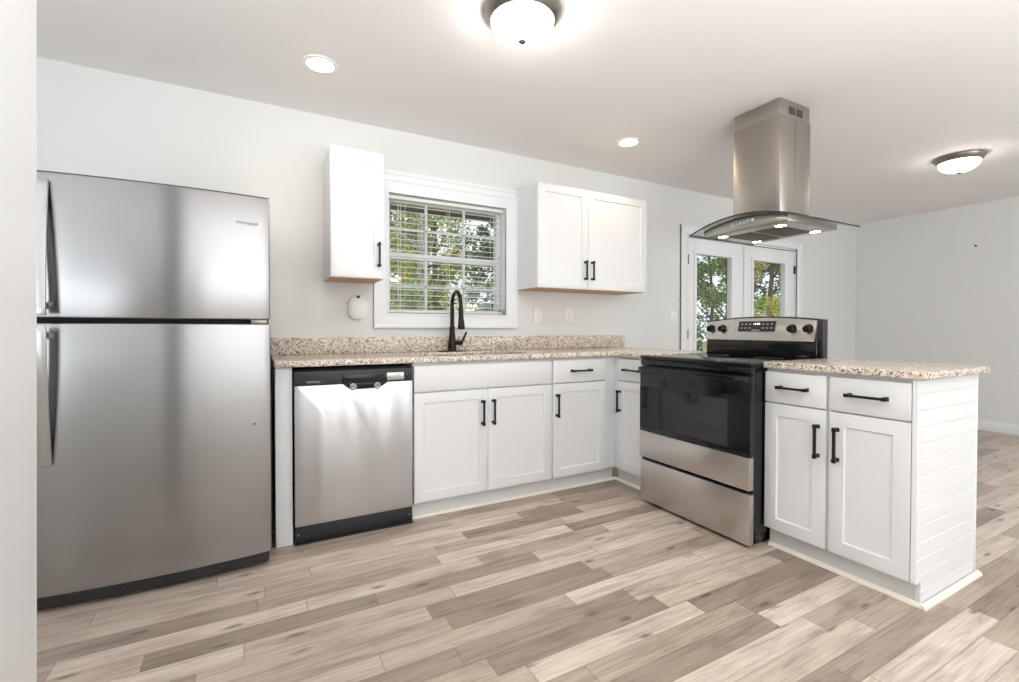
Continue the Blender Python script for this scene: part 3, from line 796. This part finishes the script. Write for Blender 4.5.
for y in (-1.022, -1.108, -1.560, -1.650):
    m = MB(); z = 1.075
    m.cyl(onf(y, z, -.004), onf(y, z, .004)+Vector((0, 0, .000)), .027, .026, 28); m.cyl(onf(y, z, .002), onf(y, z, .026), .0215, .0185, 28)
    m.box(tiltx(z)-.031, tiltx(z)-.020, y-.005, y+.005, z-.019, z+.019, .002)
    m.build('knob', 'black', bgo)
dp = MB(); y0_, y1_ = -1.222, -1.462; za, zb_ = 1.058, 1.122
A = [(tiltx(za)-.0022, y0_, za), (tiltx(za)-.0022, y1_, za), (tiltx(zb_)-.0022, y1_, zb_), (tiltx(zb_)-.0022, y0_, zb_)]
va = [dp.bm.verts.new(p) for p in A]; vb = [dp.bm.verts.new((p[0]+.004, p[1], p[2])) for p in A]
fs = [dp.bm.faces.new(va), dp.bm.faces.new(vb[::-1])] + [dp.bm.faces.new((va[(i+1) % 4], va[i], vb[i], vb[(i+1) % 4])) for i in range(4)]
bmesh.ops.recalc_face_normals(dp.bm, faces=fs); dp.build('control_display', 'blackplastic', bgo)
RT = Matrix.Rotation(-PI/2, 4, 'Z') @ Matrix.Rotation(PI/2, 4, 'X')
def ontext(name, s, size, y, z, mt): text(name, s, size, Matrix.Translation(onf(y, z, .0026) - st.location) @ RT, mt, bgo)
ontext('clock_digits', '12:00', .020, -1.342, 1.103, 'digits')
for y in (-1.245, -1.272, -1.299, -1.385, -1.412, -1.439):
    for z in (1.080, 1.104):
        p = onf(y, z, .0026); MB().box(p.x-.0003, p.x+.0004, y-.006, y+.006, z-.003, z+.003).build('touch_key', 'lightink', bgo)
MB().box(tiltx(1.067)-.0030, tiltx(1.067)+.002, -1.365, -1.315, 1.0635, 1.0695).build('brand_bar', 'lightink', bgo)

# ------------------------------------------------------------------ range hood
HX, HY = 2.05, -1.352
hd = thing('range_hood', 'stainless island range hood with curved glass canopy hanging from the ceiling over the stove', 'range hood', (HX, HY, 1.665))
GX0, GX1, GH = 1.737, 2.395, .338
def gz(y): return 1.679 + .064*(1-((y-HY)/GH)**2)
n = 30; ys_ = [HY+GH-2*GH*k/n for k in range(n+1)]
g = MB(); t = .008
pf = [(y, gz(y)) for y in ys_] + [(y, gz(y)+t) for y in ys_[::-1]]
g.prism(pf, 'x', GX0+.004, GX1-.004)
g.build('glass_canopy', 'hoodglass', hd)
ge = MB()
ge.prism([(y, gz(y)) for y in ys_] + [(y, gz(y)+t) for y in ys_[::-1]], 'x', GX0, GX0+.004); ge.prism(pf, 'x', GX1-.004, GX1)
for y in (HY-GH, HY+GH): ge.box(GX0, GX1, y-.002, y+.002, gz(HY+GH), gz(HY+GH)+t)
ge.build('glass_rim', 'glassedge', hd)
BX0, BX1, BH = 1.79, 2.285, .27
ysb = [HY+BH-2*BH*k/n for k in range(n+1)]
pf = [(y, gz(y)-.001) for y in ysb] + [(HY-BH, 1.6665), (HY+BH, 1.6665)]
MB().prism(pf, 'x', BX0, BX1, .002).build('hood_body', 'steel_hood', hd)
MB().prism([(y, gz(y)-.0015) for y in ysb] + [(y, gz(y)-.010) for y in ysb[::-1]], 'x', BX0-.002, BX0-.0002).build('edge_trim', 'glassedge', hd)
bt = MB(); bt.box(BX0+.012, BX1-.012, HY-BH+.012, HY+BH-.012, 1.663, 1.6675); bt.build('bottom_tray', 'steel_plain', hd)
for s in (-1, 1):
    f = MB(); yc = HY+s*.095
    f.box(BX0+.10, BX1-.10, yc-.085, yc+.085, 1.6605, 1.6632, .001)
    for k in range(14): f.box(BX0+.115+k*.0215, BX0+.124+k*.0215, yc-.075, yc+.075, 1.6595, 1.6607)
    f.build('grease_filter', 'filter', hd)
for x in (BX0+.075, BX1-.075):
    for y in (HY+.185, HY-.185):
        MB().lathe([(.027, 1.6632), (.029, 1.6605), (.033, 1.6605), (.034, 1.6632)], (x, y), 28).build('light_ring', 'nickel', hd)
        l = MB().lathe([(0, 1.6605), (.027, 1.6608), (.027, 1.6632), (0, 1.6632)], (x, y), 28).build('light_lens', 'led', hd)
MB().box(BX0-.004, BX0+.001, HY-.075, HY+.075, 1.694, 1.722, .002).build('control_panel', 'steel_plain', hd)
for k in range(5): MB().cyl((BX0-.0065, HY-.05+k*.025, 1.708), (BX0-.003, HY-.05+k*.025, 1.708), .006, seg=12).build('control_button', 'nickel', hd)
c0, c1, e0, e1 = 1.9, 2.2, -1.5105, -1.2105
MB().box(c0, c1, e0, e1, 1.735, 2.318, .002).build('chimney', 'steel_hood', hd)
MB().box(c0+.004, c1-.004, e0+.004, e1-.004, 2.30, H-.0005, .001).build('chimney_extension', 'steel_hood', hd)
for x0, x1 in ((1.985, 2.045), (2.062, 2.122)): MB().box(x0, x1, e0+.0025, e0+.006, 2.335, 2.378, .001).build('vent_slot', 'slot', hd)
MB().box(2.048, 2.051, e0-.0008, e0+.001, 1.76, 2.318).build('seam', 'nickel', hd)

# ------------------------------------------------------------------ ceiling lights
def flush(c, label, dome, k=1.0):
    r = thing('ceiling_light', label, 'ceiling light', (c[0], c[1], H), 0, 'dome ceiling lights')
    S = lambda pr: [(r_*k, H-(H-z_)*k) for r_, z_ in pr]
    MB().lathe(S([(0, H-.0005), (.172, H-.0005), (.175, H-.010), (.170, H-.022), (.160, H-.034), (.150, H-.048), (.142, H-.052), (.130, H-.05), (0, H-.045)]), c, 56).build('rim', 'nickel', r)
    prof = [(.140*math.cos(t*PI/24), H-.050-.085*math.sin(t*PI/24)) for t in range(0, 13)]; prof[-1] = (0, prof[-1][1])
    MB().lathe(S(prof), c, 56).build('glass_dome', dome, r)
    zb = H-.135
    MB().lathe(S([(0, zb+.002), (.016, zb+.001), (.019, zb-.004), (.014, zb-.009), (.008, zb-.014), (0, zb-.016)]), c, 24).build('finial', 'nickel', r)
    return r
flush((.232, -1.425), 'round nickel rimmed ceiling light nearest the camera at the top of the photo', 'dome', .94)
flush((4.05, -1.605), 'round nickel rimmed ceiling light farther away in the right-hand room', 'dome_far', .88)
def downlight(c, label):
    r = thing('recessed_light', label, 'recessed light', (c[0], c[1], H), 0, 'recessed ceiling lights')
    MB().lathe([(.062, H-.001), (.064, H-.006), (.078, H-.006), (.084, H-.003), (.085, H-.0005)], c, 40).build('trim_ring', 'plastic', r)
    MB().lathe([(0, H-.019), (.03, H-.0165), (.050, H-.011), (.063, H-.003), (.063, H-.0006), (0, H-.0006)], c, 40).build('lens', 'down', r)
    lamp('downlight_bulb', 'SPOT', (c[0], c[1], H-.026), 8, (1, .80, .60), parent=r, spot_size=math.radians(150), spot_blend=.8, shadow_soft_size=.06)
downlight((-.470, -.595), 'lit round recessed ceiling light nearer the refrigerator, left of the window')
downlight((1.588, -.598), 'lit round recessed ceiling light above the double-door wall cabinet')

# ------------------------------------------------------------------ wall plates, plug-in, nail
def plate(name, label, cat, x, z, w, h, kind):
    r = thing(name, label, cat, (x, -.0005, z), 0, 'wall plates on the back wall')
    MB().box(x-w/2, x+w/2, -.0065, -.0005, z-h/2, z+h/2, .002).build('cover_plate', 'plastic', r)
    if kind == 'toggle':
        m = MB(); m.box(x-.005, x+.005, -.0085, -.006, z-.012, z+.012); m.prism([(-.0065, z-.004), (-.018, z+.004), (-.018, z+.010), (-.0065, z+.006)], 'x', x-.0035, x+.0035); m.build('toggle', 'plastic', r)
    elif kind == 'rocker':
        m = MB(); m.prism([(-.006, z-.034), (-.0085, z-.034), (-.0115, z+.034), (-.006, z+.034)], 'x', x-.017, x+.017, .001); m.build('rocker', 'plastic', r)
    else:
        for s in (-1, 1):
            zz = z+s*.0195
            f_ = MB().prism([(x+.0165*max(-.95, min(.95, 1.25*math.cos(t*PI/12))), zz+.0145*math.sin(t*PI/12)) for t in range(24)], 'y', -.0085, -.006).build('socket', 'plastic', r)
            k = MB(); k.box(x-.008, x-.0058, -.0088, -.0080, zz-.004, zz+.006); k.box(x+.0058, x+.008, -.0088, -.0080, zz-.004, zz+.006); k.cyl((x, -.0088, zz-.008), (x, -.0080, zz-.008), .0028, seg=10)
            k.build('slots', 'slot', f_)
    for q in ((-.03, .03) if kind == 'toggle' else (-.048, .048) if kind == 'rocker' else (0,)):
        MB().cyl((x, -.0062, z+q), (x, -.0075, z+q), .003, seg=10).build('screw', 'lightink', r)
plate('light_switch', 'white toggle switch plate on the wall under the wide wall cabinet, nearer the window', 'switch', 1.197, 1.176, .078, .122, 'toggle')
plate('wall_outlet', 'white double outlet plate on the wall under the wide wall cabinet, right of the switch', 'outlet', 1.497, 1.183, .072, .118, 'outlet')
plate('light_switch', 'white switch plate on the wall just left of the patio door casing', 'switch', 2.712, 1.177, .095, .122, 'rocker')
pl = thing('plug_in_device', 'white octagonal plug-in device on the wall below the narrow wall cabinet', 'plug-in', (-.188, -.001, 1.21))
def octo(x0, x1, z0, z1, c): return [(x0+c, z0), (x1-c, z0), (x1, z0+c), (x1, z1-c), (x1-c, z1), (x0+c, z1), (x0, z1-c), (x0, z0+c)]
MB().prism(octo(-.243, -.133, 1.136, 1.282, .028), 'y', -.040, -.001, .006).build('case', 'plastic', pl)
MB().prism(octo(-.232, -.144, 1.148, 1.27, .024), 'y', -.047, -.039, .004).build('front_cover', 'plastic', pl)
o = MB().lathe([(0, 0), (.011, 0), (.009, .004), (0, .005)], (0, 0), 16).build('button', 'slot', pl, world=False)
o.rotation_euler = (PI/2, 0, 0); o.location = Vector((-.186, -.0395, 1.2765)) - pl.location
m = MB(); m.cyl((XR, -1.135, 1.959), (XR-.022, -1.135, 1.963), .0045, seg=10); m.cyl((XR-.021, -1.135, 1.963), (XR-.024, -1.135, 1.9635), .011, seg=14)
tag(m.build('wall_nail', 'slot'), 'small dark nail left in the bare right-hand wall', 'nail')

# ------------------------------------------------------------------ outside: ground, pier, trees
struct(MB().box(-30, 50, .16, 60, -.75, -.55).build('ground', 'ground'))
struct(MB().box(-3.6, 6.3, .1405, .78, 2.07, 2.2).build('eave', 'soffit'))
m = MB(); m.box(3.9, 4.35, 1.75, 2.2, -.55, .955); m.box(3.86, 4.39, 1.71, 2.24, .955, 1.02, .004)
tag(m.build('brick_pier', 'brick'), 'short red brick pier outside the left patio door glass', 'pier')
G = 'trees outside the window and patio doors'
def tree(label, x, y, h, crown, leaf, bark, tr=.14, seed=0, n=2600, zlo=.2, lean=0.0, ls=.17):
    rnd = random.Random(seed)
    r = thing('tree', label, 'tree', (x, y, -.56), 0, G)
    tb = MB(); pts = [(x+lean*k/8, y+.06*math.sin(k*1.3+seed), -.56+h*.92*k/8) for k in range(9)]
    tb.tube(pts, [tr*(1-.75*k/8) for k in range(9)], 12)
    for k in range(7):
        z = h*(.3+.08*k); a = rnd.uniform(0, 6.28); L_ = crown*rnd.uniform(.5, .9); bx = x+lean*z/h
        tb.tube([(bx, y, z-.56), (bx+math.cos(a)*L_*.5, y+math.sin(a)*L_*.5, z+.25-.56), (bx+math.cos(a)*L_, y+math.sin(a)*L_, z+.7-.56)], [tr*.35, tr*.22, tr*.08], 7)
    tb.build('trunk', bark, r)
    V, F = [], []
    blobs = []
    for k in range(64):
        z = zlo + (h*1.05-zlo)*rnd.random(); rad = crown*(1-.45*z/h)*math.sqrt(rnd.random()); a = rnd.uniform(0, 6.28)
        blobs.append((x+lean*z/h+math.cos(a)*rad, y+math.sin(a)*rad, z-.56, rnd.uniform(.35, .75)*crown*.45))
    for k in range(n):
        bx, by, bz, br = rnd.choice(blobs)
        d = Vector((rnd.gauss(0, 1), rnd.gauss(0, 1), rnd.gauss(0, .8))); d = d.normalized()*br*rnd.random()**.4
        c = Vector((bx, by, bz)) + d
        a = Vector((rnd.gauss(0, 1), rnd.gauss(0, 1), rnd.gauss(0, .6))).normalized(); b_ = a.orthogonal().normalized()
        b_.rotate(Matrix.Rotation(rnd.uniform(0, 6.28), 3, a))
        s = ls*rnd.uniform(.5, 1.1); i = len(V)
        V += [c-a*s*.5, c+b_*s*.24, c+a*s*.5, c-b_*s*.24]; F.append((i, i+1, i+2, i+3))
    V = [Vector(v)-r.location for v in V]
    me = bpy.data.meshes.new('foliage'); me.from_pydata(V, [], F); me.materials.append(M[leaf])
    o = bpy.data.objects.new('foliage', me); C.objects.link(o); o.parent = r
    return r
trees = [
    ('pale-barked tree outside the left part of the sink window', 1.70, 4.6, 6.5, 1.0, 'leaf_green', 'bark_pale', .085, 1, 1500, 1.7, 0, .11),
    ('thin dark-trunked tree behind the middle of the sink window', 3.3, 8.4, 7.0, 1.5, 'leaf_green', 'bark', .10, 2, 8000, .3, 0, .15),
    ('dense dark green tree outside the right part of the sink window', 3.55, 5.2, 4.6, 1.0, 'leaf_dark', 'bark', .08, 3, 9000, .0, 0, .12),
    ('low green shrubby tree at the bottom left of the sink window', .95, 3.1, 2.05, .75, 'leaf_green', 'bark', .04, 4, 2400, -.1, 0, .09),
    ('yellowing tree far back in the middle of the sink window', 4.6, 13.5, 6.2, 2.0, 'leaf_yellow', 'bark', .16, 5, 7000, .0, 0, .22),
    ('leafy green tree filling the left patio door glass', 9.1, 4.6, 5.0, 1.25, 'leaf_green', 'bark', .06, 6, 13000, -.2, 0, .125),
    ('bare brown trunk at the right edge of the left patio door glass', 7.12, 2.7, 6.0, .7, 'leaf_green', 'bark', .062, 7, 300, 4.2, 0, .12),
    ('bright yellow-green tree filling the right patio door glass', 13.5, 5.8, 5.2, 1.45, 'leaf_yellow', 'bark', .07, 8, 13000, -.2, 0, .125),
    ('dark green tree far back behind the left part of the sink window', 5.3, 18.6, 9.0, 2.3, 'leaf_dark', 'bark', .16, 11, 9000, .0, 0, .30),
    ('dark green tree standing behind the green tree of the left patio door', 15.6, 11.6, 7.5, 1.9, 'leaf_dark', 'bark', .18, 9, 9000, .0, 0, .22),
    ('dark green tree standing behind the yellow-green tree of the right patio door', 21.4, 10.8, 7.5, 2.2, 'leaf_dark', 'bark', .18, 10, 9000, .0, 0, .24),
]
for t in trees: tree(*t)
